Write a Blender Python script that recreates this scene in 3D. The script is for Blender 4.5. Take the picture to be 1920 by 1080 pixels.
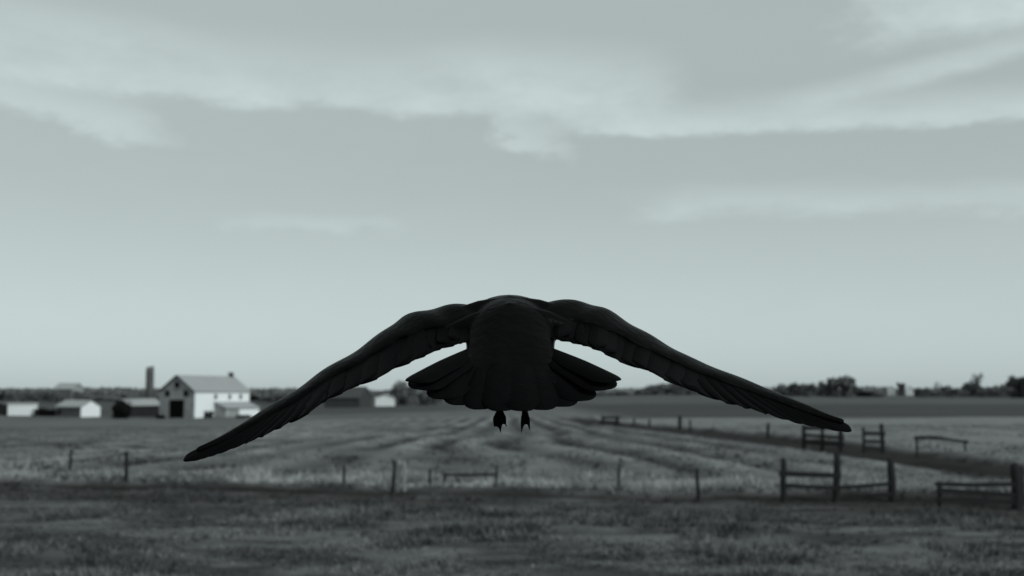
import bpy, bmesh, math, random
import numpy as np
from mathutils import Vector, Matrix

for o in list(bpy.data.objects):
    bpy.data.objects.remove(o, do_unlink=True)
scene = bpy.context.scene
COL = scene.collection
R = math.radians

# ------------------------------------------------------------------ camera
EYE = 2.7                      # metres above the ground
FPX = 1920 * 40.0 / 36.0       # focal length in photo pixels
PITCH = math.atan(200.0 / FPX)
cam_d = bpy.data.cameras.new('camera')
cam = bpy.data.objects.new('camera', cam_d)
COL.objects.link(cam)
cam.location = (0, 0, EYE)
cam.rotation_euler = (math.pi / 2 + PITCH, 0, 0)
cam_d.lens = 40.0
cam_d.sensor_width = 36.0
cam_d.clip_start = 0.05
cam_d.clip_end = 12000
cam_d.dof.use_dof = True
cam_d.dof.focus_distance = 1.42
cam_d.dof.aperture_fstop = 6.8
scene.camera = cam

# ------------------------------------------------------------------ world
SUN_AZ, SUN_EL = R(128), R(40)     # azimuth clockwise from +Y, behind the camera's right shoulder
world = bpy.data.worlds.new('World')
scene.world = world
world.use_nodes = True
wt = world.node_tree
wt.nodes.clear()


class NB:
    """small node builder"""
    def __init__(self, tree):
        self.t = tree

    def n(self, kind, **kw):
        nd = self.t.nodes.new(kind)
        for k, v in kw.items():
            setattr(nd, k, v)
        return nd

    def put(self, sock, v):
        if hasattr(v, 'is_output'):
            self.t.links.new(v, sock)
        else:
            sock.default_value = v

    def m(self, op, a, b=0.0, c=0.0, clamp=False):
        nd = self.n('ShaderNodeMath', operation=op, use_clamp=clamp)
        for s, v in zip(nd.inputs, (a, b, c)):
            self.put(s, v)
        return nd.outputs[0]

    def ramp(self, v, lo, hi, a=0.0, b=1.0):
        nd = self.n('ShaderNodeMapRange', interpolation_type='SMOOTHSTEP')
        for s, x in zip(nd.inputs, (v, lo, hi, a, b)):
            self.put(s, x)
        return nd.outputs[0]

    def comb(self, x, y, z):
        nd = self.n('ShaderNodeCombineXYZ')
        for s, v in zip(nd.inputs, (x, y, z)):
            self.put(s, v)
        return nd.outputs[0]

    def noise(self, vec, scale, detail=4, rough=0.55, dist=0.0):
        nd = self.n('ShaderNodeTexNoise')
        self.put(nd.inputs['Vector'], vec)
        nd.inputs['Scale'].default_value = scale
        nd.inputs['Detail'].default_value = detail
        nd.inputs['Roughness'].default_value = rough
        nd.inputs['Distortion'].default_value = dist
        return nd.outputs['Fac']


W = NB(wt)
sky = W.n('ShaderNodeTexSky', sky_type='NISHITA')
sky.sun_disc = False
sky.sun_elevation = SUN_EL
sky.sun_rotation = SUN_AZ
sky.air_density = 1.0
sky.dust_density = 1.5
bw = W.n('ShaderNodeRGBToBW')
wt.links.new(sky.outputs[0], bw.inputs[0])
# compress the daylight gradient the way the thin high overcast does
lum0 = W.m('MULTIPLY', W.m('POWER', bw.outputs[0], 0.30), 3.05)
tc = W.n('ShaderNodeTexCoord')
sep = W.n('ShaderNodeSeparateXYZ')
wt.links.new(tc.outputs['Generated'], sep.inputs[0])
az = W.m('ARCTAN2', sep.outputs[0], sep.outputs[1])
el = W.m('ARCSINE', sep.outputs[2])
# milky brightening of the thin overcast towards the horizon, all round
lum = W.m('MULTIPLY', lum0, W.m('MULTIPLY', W.ramp(el, 0.20, 0.02, 1.25, 1.48), W.ramp(el, 0.20, 0.36, 1.0, 1.10)))
# long wind-drawn cirrus over the whole sky
cv = W.comb(W.m('MULTIPLY', az, 2.2), W.m('MULTIPLY', el, 9.0), 0.0)
wob = W.m('SUBTRACT', W.noise(cv, 2.0, 5, 0.6), 0.5)
wob2 = W.m('SUBTRACT', W.noise(W.comb(W.m('MULTIPLY', az, 9.0), W.m('MULTIPLY', el, 22.0), 3.0), 1.6, 6, 0.62), 0.5)
elw = W.m('ADD', el, W.m('ADD', W.m('MULTIPLY', wob, 0.020), W.m('MULTIPLY', wob2, 0.024)))
azw = W.m('ADD', az, W.m('MULTIPLY', wob2, 0.10))


def A(px):
    return math.atan((px - 960) / FPX)


def E(py):
    return math.atan((740 - py) / FPX)


def streak(x0, y0, x1, y1, up, down, fade, amp, bow=0.0):
    """one cirrus band from one bearing/height to another: soft above, harder below"""
    a0, e0, a1, e1 = A(x0), E(y0), A(x1), E(y1)
    t = W.m('DIVIDE', W.m('SUBTRACT', azw, a0), a1 - a0)
    line = W.m('ADD', W.m('MULTIPLY', t, e1 - e0), e0)
    if bow:
        b = W.m('MULTIPLY', W.m('MULTIPLY', t, W.m('SUBTRACT', 1.0, t)), 4 * bow / FPX)
        line = W.m('ADD', line, b)
    d = W.m('SUBTRACT', elw, line)
    top = W.ramp(d, 0.0, up / FPX, 1.0, 0.0)
    bot = W.ramp(d, -down / FPX, 0.0, 0.0, 1.0)
    ends = W.m('MULTIPLY', W.ramp(t, 0.0, fade, 0.0, 1.0), W.ramp(t, 1.0 - fade, 1.0, 1.0, 0.0))
    return W.m('MULTIPLY', W.m('MULTIPLY', top, bot), W.m('MULTIPLY', ends, amp))


bands = [
    streak(-700, 170, 1180, 205, 150, 26, 0.16, 0.95),
    streak(-500, 175, 360, 292, 85, 30, 0.18, 0.85, 12),
    streak(760, 170, 1330, 190, 130, 60, 0.30, 1.0),
    streak(880, 205, 1080, 300, 60, 40, 0.35, 0.75),
    streak(960, 235, 2700, 262, 75, 20, 0.10, 0.95, 0),
    streak(1350, 235, 2500, 60, 42, 26, 0.2, 0.7),
    streak(1560, 60, 2700, 40, 120, 70, 0.15, 1.0),
    streak(1150, 395, 2500, 445, 60, 34, 0.18, 0.62, 20),
    streak(380, 420, 800, 424, 26, 18, 0.3, 0.5),
    streak(-300, 60, 480, 120, 70, 50, 0.3, 0.35),
]
tot = bands[0]
for b in bands[1:]:
    tot = W.m('ADD', tot, W.m('MULTIPLY', b, W.m('SUBTRACT', 1.0, tot, clamp=True)))
gen = W.ramp(W.noise(W.comb(W.m('MULTIPLY', azw, 1.3), W.m('MULTIPLY', elw, 7.0), 7.7), 1.5, 5, 0.5), 0.50, 0.74, 0.0, 0.55)
# the scattered bands go on over the rest of the sky
outside = W.m('MAXIMUM', W.ramp(W.m('ABSOLUTE', az), 0.42, 0.75), W.ramp(el, 0.31, 0.42))
tot = W.m('MAXIMUM', tot, W.m('MULTIPLY', gen, W.m('ADD', 0.10, W.m('MULTIPLY', outside, 0.9))))
wisps = W.m('ADD', 0.80, W.m('MULTIPLY', wob2, 1.35))
tot = W.m('MULTIPLY', tot, wisps, clamp=True)
lum2 = W.m('ADD', lum, W.m('MULTIPLY', tot, W.m('MAXIMUM', W.m('SUBTRACT', 7.5, lum), 0.0)))
lum2 = W.m('MULTIPLY', lum2, W.m('ADD', 1.0, W.m('MULTIPLY', wob2, 0.035)))
tint = W.n('ShaderNodeCombineXYZ')
W.put(tint.inputs[0], W.m('MULTIPLY', lum2, 0.86))
W.put(tint.inputs[1], lum2)
W.put(tint.inputs[2], lum2)
bg = W.n('ShaderNodeBackground')
wt.links.new(tint.outputs[0], bg.inputs[0])
bg.inputs[1].default_value = 0.0875
wo = W.n('ShaderNodeOutputWorld')
wt.links.new(bg.outputs[0], wo.inputs[0])

# ------------------------------------------------------------------ sun
sd = bpy.data.lights.new('sun', 'SUN')
sd.energy = 2.3
sd.angle = R(1.5)
sd.color = (0.89, 1.0, 0.99)
sun = bpy.data.objects.new('sun', sd)
COL.objects.link(sun)
to_sun = Vector((math.sin(SUN_AZ) * math.cos(SUN_EL), math.cos(SUN_AZ) * math.cos(SUN_EL), math.sin(SUN_EL)))
sun.rotation_euler = to_sun.to_track_quat('Z', 'Y').to_euler()
sun.location = to_sun * 60

vs = scene.view_settings
vs.view_transform = 'Standard'
vs.look = 'None'
vs.exposure = 0.0
vs.gamma = 1.0
vs.use_curve_mapping = False

# ------------------------------------------------------------------ helpers
rng = np.random.default_rng(7)
random.seed(7)


def hash2(ix, iy, seed):
    h = (ix.astype(np.int64) * 374761393 + iy.astype(np.int64) * 668265263 + seed * 982451653) & 0x7fffffff
    h = ((h ^ (h >> 13)) * 1274126177) & 0x7fffffff
    h = h ^ (h >> 16)
    return (h & 0xffff) / 65535.0


def vnoise(x, y, seed=0):
    x = np.asarray(x, float); y = np.asarray(y, float)
    ix = np.floor(x); iy = np.floor(y)
    fx = x - ix; fy = y - iy
    fx = fx * fx * (3 - 2 * fx); fy = fy * fy * (3 - 2 * fy)
    a = hash2(ix, iy, seed); b = hash2(ix + 1, iy, seed)
    c = hash2(ix, iy + 1, seed); d = hash2(ix + 1, iy + 1, seed)
    return (a + (b - a) * fx) * (1 - fy) + (c + (d - c) * fx) * fy


def fbm(x, y, seed=0, octs=4):
    s = 0; amp = 0.5; tot = 0
    for k in range(octs):
        s = s + amp * vnoise(np.asarray(x) * 2 ** k + k * 17.3, np.asarray(y) * 2 ** k - k * 9.1, seed + k)
        tot += amp; amp *= 0.5
    return s / tot


def sstep(a, b, x):
    t = np.clip((np.asarray(x, float) - a) / (b - a), 0, 1)
    return t * t * (3 - 2 * t)


def polydist(x, y, pts):
    """distance to a polyline and signed side (positive = left of travel)"""
    x = np.asarray(x, float); y = np.asarray(y, float)
    best = np.full(x.shape, 1e9); side = np.zeros(x.shape)
    for (x0, y0), (x1, y1) in zip(pts[:-1], pts[1:]):
        dx, dy = x1 - x0, y1 - y0
        L2 = dx * dx + dy * dy
        t = np.clip(((x - x0) * dx + (y - y0) * dy) / L2, 0, 1)
        px, py = x0 + t * dx, y0 + t * dy
        d = np.hypot(x - px, y - py)
        s = np.sign(dx * (y - py) - dy * (x - px))
        m = d < best
        best = np.where(m, d, best); side = np.where(m, s, side)
    return best, side


# the dirt track crosses in front of the fence, the lane runs away on the right
TRACK = [(-90, 40.0), (-30, 35.6), (-16, 33.6), (-6, 31.2), (0, 29.6), (6, 28.6), (13, 27.4), (30, 26.0), (90, 22)]
LANE = [(17.5, 30.0), (17.6, 36), (17.3, 42), (17.0, 50), (16.3, 60), (14.8, 73), (12.3, 92), (9.2, 110), (4, 150)]


def base_h(x, y):
    x = np.asarray(x, float); y = np.asarray(y, float)
    z = -2.25 * np.exp(-(((x + 78) / 70) ** 2 + ((y - 240) / 110) ** 2))
    z = z + 2.0 * sstep(330, 760, y)
    z = z + 1.5 * np.exp(-(((x - 75) / 60) ** 2 + ((y - 560) / 160) ** 2))
    z = z + (fbm(x / 45, y / 45, 3, 3) - 0.5) * 0.5 * sstep(45, 130, y)
    return z


def rows(x, y):
    """windrows and wheel ruts of the mown field, fanning out towards the track"""
    spread = 0.55 + 1.15 * np.exp(-np.clip(y - 36, 0, None) / 38.0)
    u = (x + 1.5) / spread + (fbm(x / 12, y / 22, 41, 3) - 0.5) * 4.5 + 0.012 * np.abs(x + 1.5) * np.exp(-np.clip(y - 36, 0, None) / 30.0) * (x + 1.5)
    k = np.sin(u * 2 * math.pi / 3.1)
    k = np.sign(k) * np.abs(k) ** 0.8
    gate = sstep(37, 44, y) * (1 - sstep(120, 200, y)) * (1 - sstep(16, 30, np.abs(x + 1.5)))
    patch = sstep(0.36, 0.60, fbm(x / 6 + 3, y / 11, 55, 3))
    return k, gate * (0.35 + 0.65 * patch)


def ground_h(x, y):
    x = np.asarray(x, float); y = np.asarray(y, float)
    z = base_h(x, y)
    near = 1 - sstep(90, 200, y)
    z = z + (fbm(x / 3.1, y / 3.1, 11, 4) - 0.5) * 0.16 * near
    z = z + (fbm(x / 0.7, y / 0.7, 19, 3) - 0.5) * 0.07 * (1 - sstep(45, 80, y))
    k, g = rows(x, y)
    z = z + k * g * 0.13
    d, s = polydist(x, y, TRACK)
    sd_ = d * s
    z = z - 0.04 * np.exp(-((sd_ - 0.2) / 1.5) ** 2)                       # worn hollow
    z = z - 0.05 * np.exp(-((sd_ - 1.65) / 0.5) ** 2)                     # gutter under the bank
    z = z + 0.12 * np.exp(-((sd_ - 2.6) / 0.6) ** 2) * (0.6 + 0.8 * fbm(x / 2.2, y / 2.2, 23, 2))
    z = z - 0.05 * np.exp(-((sd_ + 0.9) / 0.22) ** 2) - 0.05 * np.exp(-((sd_ - 0.7) / 0.22) ** 2)
    dl, sl = polydist(x, y, LANE)
    on = sstep(34.5, 38, y)
    z = z - 0.08 * np.exp(-(dl / 1.2) ** 2) * on
    z = z + 0.16 * np.exp(-((dl * sl + 2.2) / 0.7) ** 2) * on * (0.5 + fbm(x / 3, y / 3, 29, 2))
    return z


def gz(x, y):
    return float(ground_h(np.array([x]), np.array([y]))[0])


def ray(px, py):
    dx = (px - 960) / FPX; dv = (540 - py) / FPX
    v = Vector((dx, math.cos(PITCH) - dv * math.sin(PITCH), math.sin(PITCH) + dv * math.cos(PITCH)))
    return v / v.y


def at(px, py, Y):
    return Vector((0, 0, EYE)) + ray(px, py) * Y


def on_ground(px, py):
    v = ray(px, py)
    ys = np.concatenate([np.arange(8, 150, 0.1), np.arange(150, 1500, 1.0)])
    g = ground_h(v.x * ys, ys) - (EYE + v.z * ys)
    i = int(np.argmax(g >= 0)) if (g >= 0).any() else len(ys) - 1
    return v.x * ys[i], ys[i]


def mesh_from(name, verts, faces, mats, smooth=False, fmat=None):
    me = bpy.data.meshes.new(name)
    me.from_pydata([tuple(v) for v in verts], [], faces)
    for m in (mats if isinstance(mats, (list, tuple)) else [mats]):
        me.materials.append(m)
    if fmat:
        me.polygons.foreach_set('material_index', fmat)
    if smooth:
        me.polygons.foreach_set('use_smooth', [True] * len(me.polygons))
    me.update()
    return me


def link(name, data, parent=None, loc=(0, 0, 0), rot=(0, 0, 0)):
    o = bpy.data.objects.new(name, data)
    COL.objects.link(o)
    o.location = loc
    o.rotation_euler = rot
    if parent is not None:
        o.parent = parent
    return o


def tag(o, label=None, cat=None, group=None, kind=None):
    if label: o['label'] = label
    if cat: o['category'] = cat
    if group: o['group'] = group
    if kind: o['kind'] = kind
    return o


class MB:
    """collects simple solids into one mesh"""
    def __init__(self):
        self.v = []; self.f = []

    def add(self, v, f):
        b = len(self.v)
        self.v += [Vector(p) for p in v]
        self.f += [tuple(i + b for i in q) for q in f]
        return self

    def box(self, x0, x1, y0, y1, z0, z1, j=0.0):
        v = [(x, y, z) for z in (z0, z1) for x, y in ((x0, y0), (x1, y0), (x1, y1), (x0, y1))]
        if j:
            v = [(a + random.uniform(-j, j), b + random.uniform(-j, j), c + random.uniform(-j, j)) for a, b, c in v]
        return self.add(v, [(3, 2, 1, 0), (4, 5, 6, 7), (0, 1, 5, 4), (1, 2, 6, 5), (2, 3, 7, 6), (3, 0, 4, 7)])

    def tube(self, pts, radii, n=8, cap=True, flat=1.0):
        pts = [Vector(p) for p in pts]
        rings = []
        vs_ = []
        up = Vector((0.13, 0.21, 0.97))
        for i, p in enumerate(pts):
            t = (pts[min(i + 1, len(pts) - 1)] - pts[max(i - 1, 0)]).normalized()
            a = t.cross(up)
            if a.length < 0.1:
                a = t.cross(Vector((1, 0, 0)))
            a.normalize(); b = t.cross(a)
            rings.append([len(vs_) + k for k in range(n)])
            for k in range(n):
                q = 2 * math.pi * k / n
                vs_.append(p + (a * math.cos(q) + b * math.sin(q) * flat) * radii[i])
        fs = []
        for r0, r1 in zip(rings[:-1], rings[1:]):
            for k in range(n):
                fs.append((r0[k], r0[(k + 1) % n], r1[(k + 1) % n], r1[k]))
        if cap:
            fs.append(tuple(reversed(rings[0]))); fs.append(tuple(rings[-1]))
        return self.add(vs_, fs)

    def mesh(self, name, mat, smooth=False):
        return mesh_from(name, self.v, self.f, mat, smooth)

    def obj(self, name, mat, parent=None, smooth=False, loc=(0, 0, 0), rot=(0, 0, 0)):
        return link(name, self.mesh(name, mat, smooth), parent, loc, rot)


# ------------------------------------------------------------------ materials
def material(name, col, rough=0.85, var=0.25, scale=3.0, bump=0.0, bscale=20.0, spec=0.3, stretch=(1, 1, 1), attr=None, detail=6):
    m = bpy.data.materials.new(name)
    m.use_nodes = True
    t = m.node_tree
    t.nodes.clear()
    N = NB(t)
    out = N.n('ShaderNodeOutputMaterial')
    p = N.n('ShaderNodeBsdfPrincipled')
    t.links.new(p.outputs[0], out.inputs[0])
    c = N.n('ShaderNodeTexCoord')
    mp = N.n('ShaderNodeMapping')
    mp.inputs['Scale'].default_value = stretch
    t.links.new(c.outputs['Object'], mp.inputs[0])
    f = N.noise(mp.outputs[0], scale, detail, 0.62)
    f2 = N.noise(mp.outputs[0], scale * 6.3, 4, 0.6)
    k = N.m('ADD', 1.0, N.m('MULTIPLY', N.m('ADD', N.m('MULTIPLY', N.m('SUBTRACT', f, 0.5), 2.0), N.m('MULTIPLY', N.m('SUBTRACT', f2, 0.5), 1.1)), var))
    mul = N.n('ShaderNodeVectorMath', operation='SCALE')
    if attr:
        at_ = N.n('ShaderNodeAttribute', attribute_name=attr)
        t.links.new(at_.outputs['Color'], mul.inputs[0])
    else:
        mul.inputs[0].default_value = col
    t.links.new(k, mul.inputs['Scale'])
    t.links.new(mul.outputs[0], p.inputs['Base Color'])
    p.inputs['Roughness'].default_value = rough
    p.inputs['Specular IOR Level'].default_value = spec
    if bump:
        bn = N.n('ShaderNodeBump')
        bn.inputs['Strength'].default_value = bump
        bn.inputs['Distance'].default_value = 0.05
        t.links.new(N.noise(mp.outputs[0], bscale, 5, 0.6), bn.inputs['Height'])
        t.links.new(bn.outputs[0], p.inputs['Normal'])
    return m


def g(v, warm=0.0):
    return (v * (1 + warm), v, v * (1 - warm))


M_GROUND = material('ground_cover', (0, 0, 0), 0.95, 0.55, 0.9, 0.9, 5.0, 0.1, attr='tone')
M_GRASS = material('dry_grass', (0, 0, 0), 0.8, 0.15, 0.6, 0, 1, 0.15, attr='tone')
M_WOOD = material('weathered_wood', g(0.017), 0.85, 0.5, 1.2, 0.5, 30, 0.2, (1, 1, 6))
M_WOOD2 = material('old_dark_wood', g(0.020), 0.85, 0.5, 1.2, 0.5, 30, 0.2, (6, 6, 1))
M_PALE = material('pale_painted_post', g(0.22), 0.8, 0.4, 2, 0.3, 20, 0.2)
M_STONE = material('barn_stone', g(0.26), 0.95, 0.65, 0.55, 0.6, 2.2, 0.1)
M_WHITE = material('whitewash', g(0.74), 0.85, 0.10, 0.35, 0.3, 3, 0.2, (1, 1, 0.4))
M_WHITE2 = material('dull_whitewash', g(0.50), 0.85, 0.14, 0.5, 0.3, 3, 0.2)
M_ROOF = material('grey_sheet_roof', g(0.26), 0.75, 0.12, 0.25, 0.3, 2, 0.3)
M_ROOFD = material('dark_shingle_roof', g(0.055), 0.9, 0.25, 0.6, 0.3, 2, 0.2)
M_DARK = material('dark_board_wall', g(0.022), 0.9, 0.4, 0.8, 0.3, 4, 0.1)
M_TRIM = material('dark_trim', g(0.035), 0.8, 0.3, 1, 0, 1, 0.2)
M_VOID = material('dark_interior', g(0.006), 0.95, 0.2, 1, 0, 1, 0.0)  # near-black colour stands in for the unlit inside of openings
M_PANE = material('window_glass', g(0.02), 0.25, 0.2, 1, 0, 1, 0.5)
M_CONC = material('silo_stave', g(0.11), 0.9, 0.8, 0.9, 0.4, 5, 0.1)
M_HOOP = material('rusty_hoop', g(0.05, 0.05), 0.8, 0.4, 2, 0, 1, 0.2)
M_BARK = material('bark', g(0.035), 0.9, 0.3, 1, 0, 1, 0.1)
M_LEAF = material('far_foliage', g(0.12), 0.9, 0.45, 0.5, 0, 1, 0.1)
M_LEAF2 = material('far_foliage_pale', g(0.12), 0.9, 0.45, 0.5, 0, 1, 0.1)
M_BUSH = material('black_bush', g(0.03), 0.9, 0.4, 0.5, 0, 1, 0.1)
M_STONE2 = material('loose_stone', g(0.20), 0.9, 0.4, 3, 0.4, 12, 0.1)

# ------------------------------------------------------------------ ground
def graded(lo_far, lo, hi, hi_far, step, growth, cap=260.0):
    mid = list(np.arange(lo, hi + 1e-6, step))
    a = [mid[-1]]; s = step
    while a[-1] < hi_far:
        s = min(s * growth, cap); a.append(a[-1] + s)
    b = [mid[0]]; s = step
    while b[-1] > lo_far:
        s = min(s * growth, cap); b.append(b[-1] - s)
    return np.array(b[1:][::-1] + mid + a[1:])


gx = graded(-3500, -27, 27, 3500, 0.21, 1.055)
gy = graded(-400, 16, 66, 7000, 0.21, 1.035)
GX, GY = np.meshgrid(gx, gy)
GZ = ground_h(GX, GY)
nx, ny = len(gx), len(gy)


def tone_at(x, y):
    """ground cover colour: soil, stubble, dry and damp grass"""
    x = np.asarray(x, float); y = np.asarray(y, float)
    d, s = polydist(x, y, TRACK)
    sd_ = d * s
    dl, sl = polydist(x, y, LANE)
    n1 = fbm(x / 5, y / 5, 61, 4); n2 = fbm(x / 1.3, y / 1.3, 67, 3); n3 = fbm(x / 22, y / 22, 71, 3)
    cl = sstep(0.28, 0.72, fbm(x / 1.5, y / 0.55, 103, 4))
    grass = 0.064 * (0.7 + 0.6 * n1) * (0.55 + 0.9 * cl)
    field = 0.098 * (0.72 + 0.56 * n1) * (0.8 + 0.4 * n3)
    k, gt = rows(x, y)
    field = field * (1 + 0.66 * k * gt) * (0.72 + 0.56 * fbm(x / 1.6, y / 2.6, 97, 3))
    v = grass + (field - grass) * sstep(2.0, 3.2, sd_ + (n2 - 0.5) * 1.5)
    # pale rank grass along the fence line
    v = v + 0.15 * np.exp(-((sd_ - 4.6) / 2.4) ** 2) * sstep(0.44, 0.66, fbm(x / 2.4, y / 1.6, 73, 3))
    blot = (0.35 + 0.65 * sstep(8, 20, np.abs(x + 1.5))) * sstep(0.52, 0.70, fbm(x / 1.9, y / 2.6, 107, 3)) * (1 - sstep(70, 110, y)) * sstep(2.4, 3.5, sd_)
    v = v * (1 - 0.36 * blot)
    # faint path across the barn field
    dp, _ = polydist(x, y, [(-48, 52), (-30, 66), (-21, 88), (-16, 120)])
    v = v * (1 + 0.35 * np.exp(-(dp / 1.3) ** 2))
    # right pasture beyond the lane, then the ploughed field and the hill
    right = sstep(1.5, 3.0, -dl * sl + (n2 - .5)) * sstep(31, 36, y)
    past = 0.145 * (0.75 + 0.5 * n1)
    v = v + (past - v) * right * (1 - sstep(128, 136, y - 0.10 * x))
    edge = 136 + 0.10 * x
    plough = sstep(edge - 5, edge + 3, y) * sstep(0, 10, x - 9 + (y - 130) * 0.0)
    v = v + (0.044 * (0.8 + 0.4 * n3) - v) * plough
    hill = sstep(300, 330, y - 0.1 * x) * sstep(0, 25, x - 8)
    v = v + (0.070 * (0.8 + 0.4 * n3) - v) * hill
    # ground behind the farm
    back = sstep(225, 262, y) * (1 - sstep(-20, 5, x))
    v = v + (0.054 * (0.8 + 0.4 * n3) - v) * back
    strip = np.exp(-((y - 205) / 7) ** 2) * sstep(-38, -32, x) * (1 - sstep(-24, -18, x))
    v = v * (1 - 0.45 * strip)
    # bare soil; the gutter also has the bank's shade painted in
    soil = np.exp(-np.clip(np.abs(sd_ + 0.4) - 1.7 - (n1 - .5) * 2.0, 0, None) ** 2 / 0.6) * (0.30 + 0.70 * sstep(0.30, 0.62, n1 + (n2 - .5) * .9))
    gut_shade = np.exp(-((sd_ - 1.65 - (n2 - .5) * .5) / (0.50 + 0.4 * sstep(5, 10, x))) ** 2) * (0.75 + 0.25 * sstep(.35, .6, fbm(x / 4, y / 4, 99, 2)))
    lane = np.exp(-np.clip(dl - 1.1 - (n2 - .5), 0, None) ** 2 / 0.5) * sstep(34.5, 37.5, y) * (1 - sstep(115, 150, y))
    bank = np.exp(-((sd_ - 2.1) / 0.9) ** 2) * sstep(6, 12, x) * 0.4
    soilc = 0.024 * (0.7 + 0.6 * n2)
    a = np.clip(np.maximum.reduce([soil * 0.85, lane, bank]), 0, 1)
    v = v + (soilc - v) * a
    v = v * (1 - 0.45 * lane)
    v = v + (0.009 - v) * gut_shade  # shade at the bank foot put into the damp soil colour
    warm = np.clip(np.maximum(a, gut_shade) * 0.10, 0, 1)
    return v, warm, sd_, dl


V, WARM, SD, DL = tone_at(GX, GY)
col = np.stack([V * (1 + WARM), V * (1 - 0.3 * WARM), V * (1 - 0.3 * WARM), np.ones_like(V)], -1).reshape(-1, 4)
P = np.stack([GX, GY, GZ], -1)
du = np.gradient(P, axis=1); dv = np.gradient(P, axis=0)
NRM = np.cross(du, dv); NRM /= np.linalg.norm(NRM, axis=-1, keepdims=True)
Pf = P.reshape(-1, 3); Nf = NRM.reshape(-1, 3)
idx = np.arange(nx * ny).reshape(ny, nx)
quads = np.stack([idx[:-1, :-1], idx[:-1, 1:], idx[1:, 1:], idx[1:, :-1]], -1).reshape(-1, 4)
cx = Pf[quads].mean(1)
_, _, qs, ql = tone_at(cx[:, 0], cx[:, 1])
region = np.zeros(len(quads), int)                                             # foreground grass
region[(qs > 2.4)] = 1                                                         # mown field
dl_, sl_ = polydist(cx[:, 0], cx[:, 1], LANE)
rightside = (-dl_ * sl_ > 1.5) & (cx[:, 1] > 32) & (qs > 2.4)
region[rightside] = 2                                                          # pasture
region[(cx[:, 1] > 136 + 0.1 * cx[:, 0]) & (cx[:, 0] > 9)] = 3                 # ploughed field
region[(cx[:, 1] > 315 + 0.1 * cx[:, 0])] = 4                                  # far hill
region[(np.abs(qs - 0.45) < 1.95)] = 5                                         # dirt track
region[(dl_ < 1.5) & (cx[:, 1] > 36) & (cx[:, 1] < 125) & (qs > 2.4)] = 6      # lane
for r, nm in enumerate(['ground', 'mown_field', 'pasture', 'ploughed_field', 'hill', 'dirt_track', 'dirt_lane']):
    q = quads[region == r]
    u, inv = np.unique(q, return_inverse=True)
    inv = inv.reshape(-1, 4)
    me = bpy.data.meshes.new(nm)
    me.vertices.add(len(u)); me.vertices.foreach_set('co', Pf[u].astype(np.float32).ravel())
    me.loops.add(inv.size); me.loops.foreach_set('vertex_index', inv.astype(np.int32).ravel())
    me.polygons.add(len(inv))
    me.polygons.foreach_set('loop_start', np.arange(0, inv.size, 4, dtype=np.int32))
    me.polygons.foreach_set('use_smooth', np.ones(len(inv), bool))
    me.update(calc_edges=True)
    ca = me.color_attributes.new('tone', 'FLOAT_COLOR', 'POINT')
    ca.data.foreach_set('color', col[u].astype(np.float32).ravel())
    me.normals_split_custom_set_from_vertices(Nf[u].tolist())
    me.materials.append(M_GROUND)
    tag(link(nm, me), kind='structure')

# ------------------------------------------------------------------ grass
def grass(name, n, xr, yr, prob, hgt, wid, blades, lean, mul, label, pick=None):
    out_v = []; out_c = []
    x = rng.uniform(xr[0], xr[1], n); y = rng.uniform(yr[0], yr[1], n)
    keep = (np.abs(x) < 0.62 * y + 6) & (rng.random(n) < prob(x, y))
    x = x[keep]; y = y[keep]; n = len(x)
    z = ground_h(x, y)
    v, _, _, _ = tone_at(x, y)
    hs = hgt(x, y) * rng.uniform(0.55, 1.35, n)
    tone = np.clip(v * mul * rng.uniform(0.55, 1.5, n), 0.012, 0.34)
    for b in range(blades):
        a = rng.uniform(0, 2 * math.pi, n); r0 = rng.uniform(0, 0.05, n) * (wid / 0.02) ** 0.5
        bx = x + np.cos(a) * r0; by = y + np.sin(a) * r0
        ln = rng.uniform(0.15, 1.0, n) * lean * hs
        hh = hs * rng.uniform(0.5, 1.0, n)
        f = rng.uniform(0, 2 * math.pi, n)
        w = wid * rng.uniform(0.6, 1.4, n)
        p0 = np.stack([bx - np.cos(f) * w, by - np.sin(f) * w, z - 0.02], -1)
        p1 = np.stack([bx + np.cos(f) * w, by + np.sin(f) * w, z - 0.02], -1)
        p2 = np.stack([bx + np.cos(a) * ln, by + np.sin(a) * ln, z + hh], -1)
        out_v.append(np.stack([p0, p1, p2], 1).reshape(-1, 3))
        tt = tone * rng.uniform(0.8, 1.2, n)
        out_c.append(np.repeat(np.stack([tt, tt, tt, np.ones(n)], -1), 3, 0))
    vv = np.concatenate(out_v); cc = np.concatenate(out_c); nt = len(vv) // 3
    me = bpy.data.meshes.new(name)
    me.vertices.add(len(vv)); me.vertices.foreach_set('co', vv.astype(np.float32).ravel())
    me.loops.add(len(vv)); me.loops.foreach_set('vertex_index', np.arange(len(vv), dtype=np.int32))
    me.polygons.add(nt); me.polygons.foreach_set('loop_start', np.arange(0, 3 * nt, 3, dtype=np.int32))
    me.update(calc_edges=True)
    ca = me.color_attributes.new('tone', 'FLOAT_COLOR', 'POINT')
    ca.data.foreach_set('color', cc.astype(np.float32).ravel())
    me.materials.append(M_GRASS)
    return tag(link(name, me), label, 'grass', kind='stuff')


def sdist(x, y):
    d, s = polydist(x, y, TRACK)
    return d * s


def lanedist(x, y):
    return polydist(x, y, LANE)[0]


def pr_fore(x, y):
    s = sdist(x, y)
    return (0.25 + 0.75 * sstep(1.0, 2.6, np.abs(s + 0.2))) * (s < 1.3) * sstep(0.30, 0.58, fbm(x / 1.1, y / 1.1, 81, 3)) + 0.05


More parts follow.
